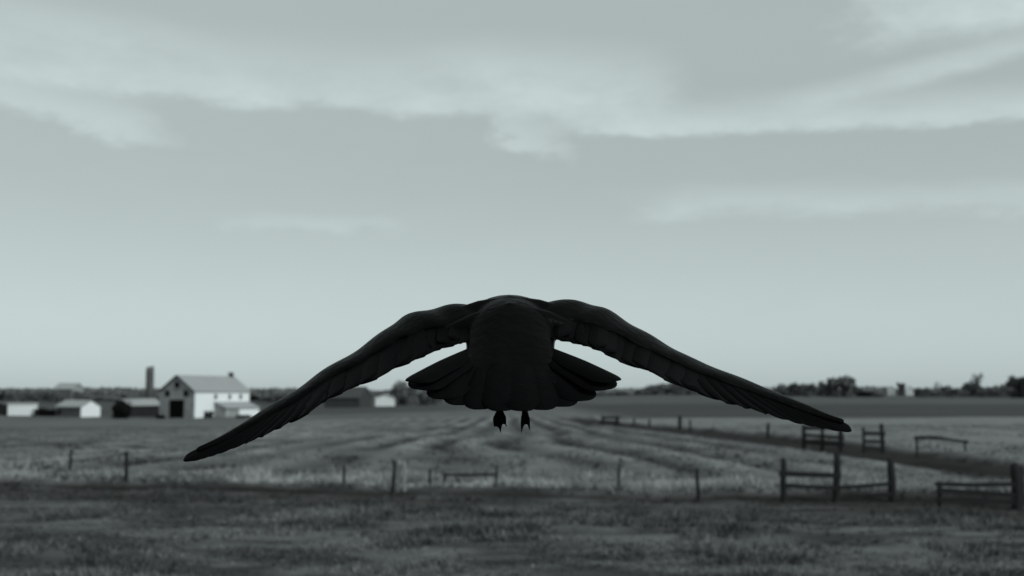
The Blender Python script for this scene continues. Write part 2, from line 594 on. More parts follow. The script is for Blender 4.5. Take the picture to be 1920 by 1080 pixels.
def pr_verge(x, y):
    s = sdist(x, y)
    a = np.exp(-((s - 4.6) / 2.6) ** 2) * (s > 2.1)
    return a * sstep(0.36, 0.62, fbm(x / 2.4, y / 1.6, 73, 3)) * (lanedist(x, y) > 1.7) + 0.25 * a * (lanedist(x, y) > 1.7)


def pr_field(x, y):
    return (sdist(x, y) > 3) * sstep(0.35, 0.6, fbm(x / 3, y / 4, 91, 3)) * (lanedist(x, y) > 1.5)


grass('short_grass', 120000, (-30, 30), (11, 38), pr_fore, lambda x, y: 0.05 + 0.15 * sstep(0.4, 0.75, fbm(x / 2, y / 2, 83, 3)),
      0.016, 6, 0.9, 1.5, 'short dark tufted grass in front of the dirt track')
grass('rank_grass', 52000, (-34, 34), (27, 46), pr_verge, lambda x, y: 0.14 + 0.30 * sstep(0.42, 0.8, fbm(x / 1.8, y / 1.8, 85, 3)),
      0.018, 7, 0.6, 2.1, 'pale rank grass along the wire fence line')
def pr_weed(x, y):
    s = sdist(x, y)
    return (0.2 + 0.35 * sstep(8, 16, np.abs(x + 1.5))) * sstep(0.56, 0.70, fbm(x / 1.9, y / 2.6, 107, 3)) * (s > 2.4) * (lanedist(x, y) > 1.7) * (0.25 + 0.75 * np.exp(-((s - 5) / 4) ** 2))


grass('dark_weeds', 60000, (-34, 34), (27, 62), pr_weed, lambda x, y: 0.10 + 0.22 * fbm(x / 1.5, y / 1.5, 109, 2),
      0.024, 7, 0.7, 0.7, 'dark weed clumps scattered in the pale grass behind the track')
grass('field_stubble', 90000, (-56, 56), (36, 108), pr_field, lambda x, y: 0.05 + 0.10 * fbm(x / 4, y / 4, 87, 2),
      0.024, 4, 0.8, 1.15, 'short stubble of the mown field and pasture')

# ------------------------------------------------------------------ fences
def post_mesh(h, r, lean=(0, 0), sq=False, mat=M_WOOD, sink=0.25, seg=6):
    b = MB()
    pts = []; rad = []
    for i in range(seg):
        t = i / (seg - 1)
        z = -sink + (h + sink) * t
        pts.append((lean[0] * max(z, 0) + random.uniform(-1, 1) * 0.012, lean[1] * max(z, 0) + random.uniform(-1, 1) * 0.012, z))
        rad.append(r * (1.08 - 0.16 * t) * random.uniform(0.93, 1.07))
    pts.append((pts[-1][0] + r * 0.2, pts[-1][1], h + r * 0.35)); rad.append(r * 0.45)
    b.tube(pts, rad, 4 if sq else 9)
    return b.mesh('post', mat, not sq)


def rail_into(b, p0, p1, hgt=0.11, thick=0.035, sag=0.0, n=6):
    p0 = Vector(p0); p1 = Vector(p1)
    d = (p1 - p0); side = Vector((-d.y, d.x, 0)).normalized() * thick
    vs_ = []; fs = []
    for i in range(n + 1):
        t = i / n
        c = p0.lerp(p1, t) + Vector((0, 0, -sag * 4 * t * (1 - t) + random.uniform(-.006, .006)))
        hh = hgt * random.uniform(0.9, 1.08) / 2
        for a, z in ((-1, -1), (1, -1), (1, 1), (-1, 1)):
            vs_.append(c + side * a * 0.5 + Vector((0, 0, z * hh)))
    for i in range(n):
        k = 4 * i
        for q in range(4):
            fs.append((k + q, k + (q + 1) % 4, k + 4 + (q + 1) % 4, k + 4 + q))
    fs.append((3, 2, 1, 0)); fs.append((4 * n, 4 * n + 1, 4 * n + 2, 4 * n + 3))
    b.add(vs_, fs)
    return b


def fence(name, label, Y0, posts, rails, group=None, mat=M_WOOD, dY=0.0):
    """posts: (px, top_py, radius, leanx[, Y]); rails: (px0, py0, px1, py1, height, sag)"""
    def ydist(px):
        return Y0 + dY * (px - posts[0][0])
    p = posts[0]
    x0 = ray(p[0], 900).x * ydist(p[0])
    root = link(name, None, None, (x0, ydist(p[0]), gz(x0, ydist(p[0]))))
    root.empty_display_size = 0.3
    ro = Vector(root.location)
    for (px, top, r, lx) in posts:
        Y = ydist(px); x = ray(px, 900).x * Y; z = gz(x, Y)
        h = at(px, top, Y).z - z
        link('post', post_mesh(h, r, (lx, random.uniform(-.03, .03)), mat=mat), root, Vector((x, Y, z)) - ro)
    for (a, pa, b_, pb, hg, sag) in rails:
        q0 = at(a, pa, ydist(a) - 0.075) - ro; q1 = at(b_, pb, ydist(b_) - 0.075) - ro
        rail_into(MB(), q0, q1, hg, 0.04, sag).obj('rail', mat, root)
    tag(root, label, 'fence', group)
    return root


fence('plank_fence', 'dark three-post plank fence with uneven rails at the track edge', 29.6,
      [(1468, 861, .080, 0.02), (1567, 852, .10, 0.05), (1672, 862, .10, -0.01)],
      [(1460, 888, 1577, 892, .13, 0.0), (1468, 910, 1570, 914, .11, 0.01), (1572, 914, 1676, 906, .10, 0.015), (1580, 932, 1676, 926, .10, 0.0)])
fence('plank_fence', 'two-rail plank fence remnant nailed to a thick dark post', 28.2,
      [(1905, 872, .13, 0.0), (1760, 903, .05, 0.02)],
      [(1752, 908, 1912, 908, .11, 0.01), (1756, 919, 1910, 930, .13, 0.0), (1760, 936, 1910, 941, .11, 0.0)])
fence('plank_fence', 'low broken fence bay with a pale gap between boards by the lane', 58,
      [(1509, 797, .10, 0.0), (1543, 796, .09, 0.03), (1579, 792, .12, 0.0)],
      [(1504, 803, 1583, 801, .20, 0), (1506, 815, 1583, 821, .14, 0), (1506, 828, 1583, 833, .18, 0)], dY=-0.02)
fence('plank_fence', 'short ladder-like fence bay of three stacked boards by the lane', 54.5,
      [(1621, 802, .07, 0.0), (1657, 796, .11, -0.02)],
      [(1617, 812, 1660, 814, .18, 0), (1617, 827, 1660, 829, .15, 0), (1618, 841, 1660, 842, .20, 0)])
fence('rail_fence', 'single sagging top rail on two thin posts in the pasture', 51,
      [(1721, 818, .05, 0.0), (1812, 826, .05, 0.0)],
      [(1714, 821, 1768, 822, .16, -0.02), (1766, 822, 1816, 829, .13, 0.0)])
fence('plank_fence', 'small distant fence bay at the far end of the lane', 108,
      [(1131, 781, .14, 0), (1158, 781, .18, 0)],
      [(1129, 783, 1162, 783, .24, 0), (1129, 790, 1162, 791, .22, 0)])
fence('rail_fence', 'low dark single rail between two slim posts at the verge', 33.5,
      [(930, 872, .035, 0.02), (834, 886, .04, 0.0)],
      [(832, 890, 932, 890, .075, 0.01)])


def lone_post(px, top, base, r, lean, label, mat=M_WOOD, group=None):
    x, y = on_ground(px, base)
    z = gz(x, y)
    h = at(px, top, y).z - z
    o = link('fence_post', post_mesh(max(h, 0.5), r, lean, mat=mat), None, (x, y, z))
    tag(o, label, 'post', group)
    return o


lone_post(131, 844, 884, .055, (0.05, 0), 'slim grey post leaning slightly at the barn field edge')
lone_post(236, 848, 904, .060, (0.0, 0.03), 'upright dark post standing just behind the dirt track below the barn')
lone_post(645, 875, 906, .040, (0, 0), 'short thin post in the pale grass near the leaning post')
lone_post(735, 866, 926, .055, (0.09, 0), 'dark post leaning beside two pale posts')
lone_post(747, 864, 922, .052, (0.02, 0), 'pale thin post, the one touching the dark leaning post', M_PALE)
lone_post(758, 866, 922, .048, (-0.02, 0), 'pale thin post on the far side of its pale twin', M_PALE)
lone_post(806, 884, 912, .035, (0, 0), 'short faint post at the open end of the low rail')
lone_post(1160, 870, 922, .035, (0.03, 0), 'thin weathered post in the rough tufts between the rail and plank fences')
lone_post(1310, 879, 938, .050, (-0.04, 0), 'short dark post nearest the plank fence')
lone_post(1440, 794, 821, .11, (0.03, 0), 'stout lone post in the pasture beside the lane')
lone_post(1275, 781, 806, .16, (0, 0), 'stout distant post halfway along the lane')
lone_post(1218, 786, 800, .10, (0, 0), 'small distant post between the far fence bay and the stout post')
lone_post(1189, 784, 797, .09, (0, 0), 'small distant post next to the far fence bay')
lone_post(1294, 787, 808, .08, (0, 0), 'thin distant post just past the stout one on the lane')
lone_post(1917, 880, 946, .07, (0, 0), 'dark post beyond the thick post of the two-rail remnant')

# ------------------------------------------------------------------ farm buildings
def gable_building(name, label, corner, rotz, width, length, eave, ridge, wall_gable, wall_side, roofm, cat='barn', over=0.25, group=None, hip=0.0):
    """local frame: gable end on y=0 (x from 0 to -width), long side on x=0 running along +y"""
    root = link(name, None, None, corner, (0, 0, rotz))
    hw = -width / 2
    t = 0.3
    for y0 in (0.0, length - t):
        MB().add([(0, y0, -0.8), (-width, y0, -0.8), (-width, y0, eave), (hw, y0, ridge), (0, y0, eave),
                  (0, y0 + t, -0.8), (-width, y0 + t, -0.8), (-width, y0 + t, eave), (hw, y0 + t, ridge), (0, y0 + t, eave)],
                 [(0, 1, 2, 3, 4), (9, 8, 7, 6, 5), (0, 5, 6, 1), (1, 6, 7, 2), (2, 7, 8, 3), (3, 8, 9, 4), (4, 9, 5, 0)]).obj('gable_wall', wall_gable, root)
    b = MB()
    b.box(-t, 0.004, t, length - t, -0.8, eave - 0.02); b.obj('side_wall', wall_side, root)
    b = MB(); b.box(-width - 0.004, -width + t, t, length - t, -0.8, eave - 0.02); b.obj('side_wall', wall_side, root)
    th = 0.14
    sl = (ridge - eave) / (width / 2)
    for sgn, xe in ((1, over), (-1, -width - over)):
        ze = eave - sl * over + 0.03; zr = ridge + 0.03
        y0, y1 = -over, length + over
        v = [(hw, y0, zr), (xe, y0, ze), (xe, y1, ze), (hw, y1, zr), (hw, y0, zr + th), (xe, y0, ze + th), (xe, y1, ze + th), (hw, y1, zr + th)]
        MB().add(v, [(0, 1, 2, 3), (7, 6, 5, 4), (0, 4, 5, 1), (1, 5, 6, 2), (2, 6, 7, 3), (3, 7, 4, 0)]).obj('roof', roofm, root)
    tag(root, label, cat, group)
    return root


def gable_rect(root, x0, x1, z0, z1, mat, name, frame=None, proud=0.03):
    """opening on the gable face: no recess, its inner darkness painted as a flat dark panel behind a proud frame"""
    o = MB().box(x0, x1, -0.02, 0.02, z0, z1).obj(name, mat, root)
    if frame:
        f = MB(); w = 0.14
        f.box(x0 - w, x0, -0.09, 0.01, z0, z1 + w); f.box(x1, x1 + w, -0.09, 0.01, z0, z1 + w); f.box(x0, x1, -0.09, 0.01, z1, z1 + w)
        f.obj('frame', frame, o)
    return o


def side_rect(root, y0, y1, z0, z1, mat, name, frame=None):
    o = MB().box(-0.02, 0.03, y0, y1, z0, z1).obj(name, mat, root)
    if frame:
        f = MB(); w = 0.10
        f.box(-0.01, 0.09, y0 - w, y0, z0, z1); f.box(-0.01, 0.09, y1, y1 + w, z0, z1); f.box(-0.01, 0.12, y0 - w, y1 + w, z0 - w, z0)
        f.obj('frame', frame, o)
    return o


YB = 240.0
bx, by = ray(363, 780).x * YB, YB
bz = gz(bx, by) - 0.02
barn = gable_building('barn', 'large stone gabled barn with a bright whitewashed long side and grey roof', (bx, by, bz), R(-24), 9.2, 19.0, 5.6, 8.9, M_STONE, M_WHITE, M_ROOF)
gable_rect(barn, -6.3, -2.7, -0.4, 3.7, M_VOID, 'door', M_TRIM)
ov = MB(); ov.tube([(-4.6, -0.03, 6.9), (-4.6, 0.02, 6.9)], [0.75, 0.75], 14)
rw = ov.obj('round_window', M_VOID, barn)
fr = MB().tube([(-4.6 + .8 * math.cos(k * math.pi / 8), -0.06, 6.9 + .8 * math.sin(k * math.pi / 8)) for k in range(17)], [.09] * 17, 5, False)
fr.obj('frame', M_STONE, rw)
gable_rect(barn, -7.5, -6.6, 4.5, 5.7, M_VOID, 'window', M_TRIM)
gable_rect(barn, -2.6, -1.7, 4.5, 5.7, M_VOID, 'window', M_TRIM)
# dark verge boards on the gable
for xe in (0.3, -9.5):
    MB().add([(-4.6, -0.33, 8.75), (xe, -0.33, 5.25), (xe, -0.26, 5.25), (-4.6, -0.26, 8.75), (-4.6, -0.33, 9.12), (xe, -0.33, 5.62), (xe, -0.26, 5.62), (-4.6, -0.26, 9.12)],
             [(0, 1, 2, 3), (7, 6, 5, 4), (0, 4, 5, 1), (1, 5, 6, 2), (2, 6, 7, 3), (3, 7, 4, 0)]).obj('verge_board', M_TRIM, barn)
for y0 in (6.6, 11.4, 15.2):
    side_rect(barn, y0, y0 + 0.8, 4.0, 5.0, M_PANE, 'window', M_WHITE2)
ch = MB().box(-5.0, -4.2, 17.6, 18.4, 8.3, 9.7); ch.box(-5.1, -4.1, 17.5, 18.5, 9.7, 9.9)
ch.obj('chimney', M_TRIM, barn)
# lean-to annex against the white side
an = link('lean_to', None, barn, (0, 6.6, 0))
b = MB()
b.add([(0.01, 0, -0.8), (3.2, 0, -0.8), (3.2, 0, 2.0), (0.01, 0, 3.2), (0.01, 0.25, -0.8), (3.2, 0.25, -0.8), (3.2, 0.25, 2.0), (0.01, 0.25, 3.2)],
      [(0, 1, 2, 3), (7, 6, 5, 4), (0, 4, 5, 1), (1, 5, 6, 2), (2, 6, 7, 3), (3, 7, 4, 0)])
b.obj('end_wall', M_STONE, an)
MB().box(2.95, 3.2, 0.25, 4.5, -0.8, 1.98).obj('front_wall', M_STONE, an)
MB().box(2.95, 3.24, 4.5, 11.6, -0.8, 1.98).obj('front_wall', M_WHITE, an)
MB().add([(0.01, -0.2, 3.26), (3.5, -0.2, 1.94), (3.5, 11.8, 1.94), (0.01, 11.8, 3.26), (0.01, -0.2, 3.38), (3.5, -0.2, 2.06), (3.5, 11.8, 2.06), (0.01, 11.8, 3.38)],
         [(0, 1, 2, 3), (7, 6, 5, 4), (0, 4, 5, 1), (1, 5, 6, 2), (2, 6, 7, 3), (3, 7, 4, 0)]).obj('roof', M_ROOF, an)

# silo behind the shed
YS = 300.0
sx = ray(280, 745).x * YS
sz = gz(sx, YS)
silo = link('silo', None, None, (sx, YS, sz))
top = at(280, 688, YS).z - sz
b = MB(); n = 20; rr = 1.0
b.tube([(0, 0, -0.5), (0, 0, top * .5), (0, 0, top)], [rr * 1.05, rr, rr], n)
for i, v in enumerate(b.v):
    if v.z > top - 0.1:
        v.z += 0.25 * (v.x / rr) + random.uniform(-0.15, 0.15)
b.obj('stave_shell', M_CONC, silo, True)
for k in range(13):
    z = 0.8 + k * (top - 1.6) / 12.5
    ho = MB()
    pts = [(math.cos(2 * math.pi * q / 20) * (rr * 1.05 + .03), math.sin(2 * math.pi * q / 20) * (rr * 1.05 + .03), z) for q in range(21)]
    ho.tube(pts, [0.10] * 21, 5, False)
    ho.obj('hoop', M_HOOP, silo)
tag(silo, 'tall thin hooped silo with a slanting broken top behind the low shed', 'silo')

# low shed joined visually to the barn
YH = 250.0
shx, shy = ray(243, 780).x * YH, YH
shed = gable_building('shed', 'long low dark shed with a pale roof between silo and barn', (shx, shy, gz(shx, shy)), R(-24), 4.6, 10.5, 2.5, 3.8, M_DARK, M_DARK, M_ROOF, 'shed')
cp = MB().box(-2.9, -2.1, 0.4, 1.2, 3.6, 4.7); cp.add([(-3.0, .3, 4.7), (-2.0, .3, 4.7), (-2.0, 1.3, 4.7), (-3.0, 1.3, 4.7), (-2.5, .8, 5.2)], [(3, 2, 1, 0), (0, 1, 4), (1, 2, 4), (2, 3, 4), (3, 0, 4)])
cp.obj('cupola', M_TRIM, shed)
gable_rect(shed, -3.3, -1.3, -0.3, 2.1, M_VOID, 'door', M_DARK)

# white-ended shed further along
YW = 246.0
wx = ray(152, 781).x * YW
ws = tag(link('shed', None, None, (wx, YW, gz(wx, YW)), (0, 0, R(62))), 'small shed with a white gable end and dull grey long side', 'shed')
# its gable faces right of the viewer, its long side left: mirror of the barn
b = MB()
for yg in (0.0, 7.6):
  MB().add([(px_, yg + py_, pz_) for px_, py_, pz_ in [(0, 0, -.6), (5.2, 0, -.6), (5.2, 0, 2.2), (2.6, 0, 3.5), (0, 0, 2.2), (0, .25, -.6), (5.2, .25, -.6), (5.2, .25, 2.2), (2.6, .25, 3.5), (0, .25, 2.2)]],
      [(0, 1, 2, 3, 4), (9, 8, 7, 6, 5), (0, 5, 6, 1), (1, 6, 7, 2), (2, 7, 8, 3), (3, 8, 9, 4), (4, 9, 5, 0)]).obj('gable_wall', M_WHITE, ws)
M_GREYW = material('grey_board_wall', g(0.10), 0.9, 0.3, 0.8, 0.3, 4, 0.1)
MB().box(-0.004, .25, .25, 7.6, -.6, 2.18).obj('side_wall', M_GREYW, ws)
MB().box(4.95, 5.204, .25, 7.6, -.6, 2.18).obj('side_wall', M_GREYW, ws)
for xe in (-0.25, 5.45):
    v = [(2.6, -.2, 3.53), (xe, -.2, 2.1), (xe, 8.1, 2.1), (2.6, 8.1, 3.53), (2.6, -.2, 3.65), (xe, -.2, 2.22), (xe, 8.1, 2.22), (2.6, 8.1, 3.65)]
    MB().add(v, [(0, 1, 2, 3), (7, 6, 5, 4), (0, 4, 5, 1), (1, 5, 6, 2), (2, 6, 7, 3), (3, 7, 4, 0)]).obj('roof', M_ROOF, ws)

# flat white outbuilding at the edge of the yard
YO = 250.0
ox = ray(14, 780).x * YO; oz = gz(ox + 2, YO)
ob = link('outbuilding', None, None, (ox, YO, oz), (0, 0, R(4)))
MB().box(0, 5.0, 0, 4, -.6, 2.55).obj('wall', M_WHITE, ob)
MB().box(-.2, 5.2, -.2, 4.2, 2.55, 2.75).obj('roof', M_WHITE2, ob)
tag(ob, 'low flat-roofed white outbuilding farthest from the barn', 'outbuilding')
od = gable_building('shed', 'dark shed end beside the flat-roofed white outbuilding', (ray(11, 780).x * 254, 254, gz(ray(11, 780).x * 254, 254)), R(0), 6, 6, 2.0, 2.9, M_DARK, M_DARK, M_ROOFD, 'shed')

# distant pale barn roof over the trees
YD = 470.0
dx_ = ray(158, 740).x * YD
db = gable_building('barn', 'distant pale grey barn rising above the trees behind the sheds', (dx_, YD, gz(dx_, YD)), R(80), 9, 8.5, 4.6, at(140, 719, YD).z - gz(dx_, YD), M_STONE, M_GREYW, M_ROOF, 'barn')

# middle houses
M_DARKW = material('dark_grey_wall', g(0.05), 0.9, 0.3, 0.8, 0.3, 4, 0.1)
YM = 330.0
mx = ray(703, 758).x * YM
mh = gable_building('farmhouse', 'dark grey house with a dark roof beside the small white shed', (mx, YM, gz(mx, YM)), R(72), 8.0, 11.0, 2.6, 5.6, M_DARKW, M_DARKW, M_ROOFD, 'house')
MB().box(-.02, .05, 3.0, 4.0, .9, 2.0).obj('window', M_PANE, mh)
mh.location.x -= 1.0
wx2 = ray(704, 757).x * 340
wh = gable_building('shed', 'small white shed between the dark-roofed house and a dark tree', (ray(739, 757).x * 340, 340, gz(wx2 + 3, 340)), R(0), 5.6, 5, 2.5, 3.4, M_WHITE, M_WHITE, M_WHITE2, 'shed')
# far white cottages on the hill
for (px, top_, lab) in ((1673, 724, 'tiny white cottage on the hill, the one next to the low dark bushes'), (1707, 724, 'tiny white cottage on the hill, the one next to the long hedge')):
    Y = 850.0
    x = ray(px, 735).x * Y
    z = gz(x, Y)
    gable_building('cottage', lab, (x + 2, Y, z), R(-20), 5.2, 4.0, 4.4, at(px, top_ - 1, Y).z - z, M_WHITE, M_WHITE, M_WHITE2, 'cottage')

# ------------------------------------------------------------------ trees
def tree_meshes(seed, h, w, n=900, leaf=0.42, low=0.22, sparse=False):
    rn = random.Random(seed)
    tb = MB()
    tb.tube([(0, 0, -.3), (.02 * h * rn.uniform(-1, 1), 0, h * .25), (.04 * h * rn.uniform(-1, 1), .03 * h * rn.uniform(-1, 1), h * .6), (0, 0, h * .88)],
            [h * .035, h * .026, h * .014, h * .004], 7)
    clumps = []
    for k in range(11):
        a = rn.uniform(0, 2 * math.pi) + k * 2.4
        z0 = h * rn.uniform(.1, .6)
        r = w * .5 * rn.uniform(.45, .95)
        z1 = min(h * .93, z0 + h * rn.uniform(.1, .42))
        e = (math.cos(a) * r, math.sin(a) * r, z1)
        tb.tube([(0, 0, z0), (e[0] * .5, e[1] * .5, z0 + (z1 - z0) * .65), e], [h * .012, h * .008, h * .002], 5)
        clumps.append((Vector(e), w * rn.uniform(.13, .24)))
    for k in range(5):
        a = rn.uniform(0, 6.28); clumps.append((Vector((math.cos(a) * w * .3, math.sin(a) * w * .3, h * rn.uniform(.08, .22))), w * rn.uniform(.16, .24)))
    for k in range(6):
        clumps.append((Vector((rn.gauss(0, w * .14), rn.gauss(0, w * .14), h * rn.uniform(.45, .92))), w * rn.uniform(.14, .22)))
    v = []; f = []
    for k in range(n):
        c, r = rn.choice(clumps)
        d = Vector((rn.gauss(0, 1), rn.gauss(0, 1), rn.gauss(0, .8)))
        d = d.normalized() * r * rn.random() ** .45
        p = c + d
        if p.z < h * low * .6:
            continue
        s = leaf * rn.uniform(.5, 1.3)
        a = Vector((rn.gauss(0, 1), rn.gauss(0, 1), rn.gauss(0, 1))).normalized()
        b_ = a.orthogonal().normalized()
        i = len(v)
        v += [p - a * s, p + b_ * s * .5, p + a * s, p - b_ * s * .5]
        f.append((i, i + 1, i + 2, i + 3))
    return tb.mesh('trunk', M_BARK, True), (v, f)


KINDS = []
for k in range(7):
    hh = 8.0
    wv = (8.5, 10.5, 7.0, 12.0, 9.0, 6.0, 8.0)[k]
    tm, (v, f) = tree_meshes(100 + k, hh, wv, (2200, 2600, 2000, 3000, 500, 1800, 260)[k], (.62, .62, .6, .65, .42, .5, .42)[k], 0)
    KINDS.append((tm, mesh_from('crown', v, f, M_LEAF if k not in (4, 6) else M_LEAF2), hh, wv))
TREE_LABELS = {}


def tree(px, top_, Y, wpx, kind, label, group=None):
    tm, cm, hh, wv = KINDS[kind]
    x = ray(px, 740).x * Y
    z = gz(x, Y)
    h = max(at(px, top_, Y).z - z, 1.2)
    w = wpx * Y / FPX
    o = link('tree', None, None, (x, Y, z - 0.05), (0, 0, random.uniform(0, 6.28)))
    o.scale = (w / wv, w / wv, h / hh * 1.06)
    link('trunk', tm, o); link('crown', cm, o)
    tag(o, label, 'tree', group)
    return o


G1 = 'trees behind the farm'
L1 = 'dark tree in the low row behind the farm sheds'
for px, tp, w in ((8, 735, 26), (30, 733, 24), (52, 739, 24), (76, 738, 28), (96, 733, 30), (116, 735, 26), (150, 735, 28), (166, 743, 24), (188, 744, 26), (208, 745, 26)):
    tree(px, tp, 430 + random.uniform(-30, 20), w, random.choice((0, 1, 2, 3)), L1, G1)
for px, tp, w in ((254, 747, 26), (295, 746, 28), (478, 742, 28), (500, 742, 28), (524, 740, 28), (546, 741, 26), (568, 739, 30), (594, 738, 28), (618, 739, 28)):
    tree(px, tp, 420 + random.uniform(-30, 30), w, random.choice((0, 1, 2, 3)), 'dark tree in the hedge line running from the barn towards the dark-roofed house', 'hedge line by the barn')
tree(758, 723, 345, 52, 3, 'broad dark tree beside the small white shed')
tree(803, 730, 350, 50, 1, 'dark tree standing next to the broad one by the white shed')
for px, tp, w in ((846, 738, 40), (1086, 742, 40), (1130, 737, 44), (1165, 741, 40)):
    tree(px, tp, 560, w, random.choice((0, 1, 3)), 'low dark tree on the skyline between the white shed and the round copse', 'low skyline trees before the copse')
for i, (px, tp, w) in enumerate(((1205, 732, 34), (1226, 725, 38), (1250, 720, 42), (1273, 719, 44), (1296, 723, 36), (1318, 730, 30))):
    tree(px, tp, 540 + (i % 3) * 14, w, (1, 3, 0)[i % 3], 'dark tree in the round copse on the hill', 'round copse on the hill')
for i, (px, tp, w) in enumerate(((1400, 736, 30), (1440, 733, 34), (1470, 724, 32), (1492, 720, 34), (1514, 719, 36), (1538, 718, 34), (1556, 719, 30), (1602, 724, 30))):
    tree(px, tp, 590 + (i % 3) * 15, w, (0, 1, 3, 2)[i % 4], 'dark tree in the wooded clump around the tallest hill tree', 'wooded clump on the hill')
tree(1579, 707, 585, 46, 0, 'tallest dark tree in the wooded clump on the hill')
for i, (px, tp, w) in enumerate(((1622, 735, 28), (1644, 733, 28),)):
    tree(px, tp, 600, w, (3, 1, 0)[i], 'low dark bush between the wooded clump and the cottages', 'bushes before the cottages')
tree(1690, 720, 846, 15, 5, 'dark tree standing between the two tiny white cottages')
for i, px in enumerate(range(1728, 1915, 15)):
    tp = 731 + 4 * math.sin(px * .13) - (3 if px > 1760 else 0) - (4 if 1810 < px < 1850 else 0)
    tree(px, tp, 600 + (i % 4) * 12, 27, (0, 1, 3, 2)[i % 4], 'dark tree in the long hedge beyond the white cottages', 'long hedge beyond the cottages')
tree(1831, 702, 640, 30, 4, 'thin pale see-through tree rising above the long hedge')
tree(1758, 717, 640, 14, 4, 'slender small bare tree poking above the long hedge')
tree(1914, 706, 560, 46, 0, 'big dark tree at the far end of the long hedge')
# faint far wood behind everything
def wood():
    v = []; f = []
    rn = random.Random(5)
    for k in range(56000):
        x = rn.uniform(-1300, 1300); Y = 900 + rn.uniform(-15, 60)
        hmax = 3.0 + 3.5 * float(vnoise(x / 26, 1.5, 5)) + 2.0 * float(vnoise(x / 7, 2.5, 6))
        p = Vector((x, Y, 1.6 + rn.random() ** 1.2 * hmax))
        s = rn.uniform(.9, 2.0)
        a = Vector((rn.gauss(0, 1), rn.gauss(0, 1), rn.gauss(0, 1))).normalized(); b_ = a.orthogonal().normalized()
        i = len(v); v += [p - a * s, p + b_ * s * .7, p + a * s, p - b_ * s * .7]; f.append((i, i + 1, i + 2, i + 3))
    return tag(link('far_wood', mesh_from('far_wood', v, f, M_LEAF)), 'thin far-off band of woodland along the horizon', 'woodland', kind='stuff')


wood()
# hedge bushes by the barn foot
BUSH_CROWN = KINDS[3][1].copy()
BUSH_CROWN.materials[0] = M_BUSH


def bush(px, py, wpx, hpx, label, Y=None):
    if Y is None:
        x, Y = on_ground(px, py)
    x = ray(px, py).x * Y
    z = gz(x, Y)
    tm, cm, hh, wv = KINDS[3]
    o = link('bush', None, None, (x, Y, z - .12 * hpx * Y / FPX), (0, 0, random.uniform(0, 6)))
    w = wpx * Y / FPX; h = hpx * Y / FPX
    o.scale = (w / wv, w / wv, h / hh)
    link('stem', tm, o); link('foliage', BUSH_CROWN, o)
    return tag(o, label, 'bush')


bush(392, 781, 22, 14, 'low dark bush at the foot of the barn beside the lean-to', 232)
bush(226, 781, 34, 34, 'round black bush in front of the end of the low shed', 236)
bush(300, 781, 18, 8, 'small dark weed clump at the barn corner', 234)
bush(455, 783, 26, 6, 'low weeds along the foot of the lean-to', 228)
bush(90, 782, 70, 14, 'low dark scrub between the outbuilding and the white-ended shed', 252)

# ------------------------------------------------------------------ crow
def feather_material():
    m = bpy.data.materials.new('black_feather')
    m.use_nodes = True
    t = m.node_tree
    N = NB(t)
    p = t.nodes['Principled BSDF']
    c = N.n('ShaderNodeTexCoord')
    f = N.noise(c.outputs['Object'], 30, 5, .6)
    mul = N.n('ShaderNodeVectorMath', operation='SCALE')
    mul.inputs[0].default_value = (0.0034, 0.0033, 0.0033)
    t.links.new(N.m('ADD', .55, f), mul.inputs['Scale'])
    t.links.new(mul.outputs[0], p.inputs['Base Color'])
    p.inputs['Roughness'].default_value = .34
    p.inputs['Specular IOR Level'].default_value = .008
    vo = N.n('ShaderNodeTexVoronoi')
    vo.inputs['Scale'].default_value = 70
    t.links.new(c.outputs['Object'], vo.inputs['Vector'])
    bn = N.n('ShaderNodeBump')
    bn.inputs['Strength'].default_value = .16
    bn.inputs['Distance'].default_value = .006
    t.links.new(N.m('ADD', vo.outputs['Distance'], N.noise(c.outputs['Object'], 160, 3, .6)), bn.inputs['Height'])
    t.links.new(bn.outputs[0], p.inputs['Normal'])
    return m


M_CROW = feather_material()
M_QUILL = material('flight_feather', (0.0030, 0.0030, 0.0031), .42, .3, 40, .15, 220, .005, (1, 1, 1))
YC = 1.5
CO = at(957, 640, YC)


def B(px, py, y):
    return at(px, py, YC + y) - CO


body = MB()
spine = [((957, 716, -.165), .060, .004), ((957, 697, -.140), .060, .009), ((957, 675, -.110), .056, .018), ((957, 654, -.075), .0555, .030), ((957, 634, -.035), .058, .043), ((957, 624, .010), .060, .0475), ((955, 607, .055), .060, .040),
         ((955, 600, .095), .047, .034), ((954, 600, .125), .034, .029), ((953, 603, .155), .029, .027), ((953, 607, .180), .020, .020), ((953, 611, .193), .0105, .011), ((953, 615, .215), .008, .008), ((953, 621, .243), .0025, .003)]
def smooth_spine(sp, m=4):
    out = []
    for i in range(len(sp) - 1):
        q = [np.array(list(sp[min(max(j, 0), len(sp) - 1)][0]) + list(sp[min(max(j, 0), len(sp) - 1)][1:])) for j in (i - 1, i, i + 1, i + 2)]
        for k in range(m):
            t = k / m
            v = .5 * (2 * q[1] + (q[2] - q[0]) * t + (2 * q[0] - 5 * q[1] + 4 * q[2] - q[3]) * t * t + (3 * q[1] - q[0] - 3 * q[2] + q[3]) * t ** 3)
            out.append((tuple(v[:3]), v[3], v[4]))
    return out + [sp[-1]]


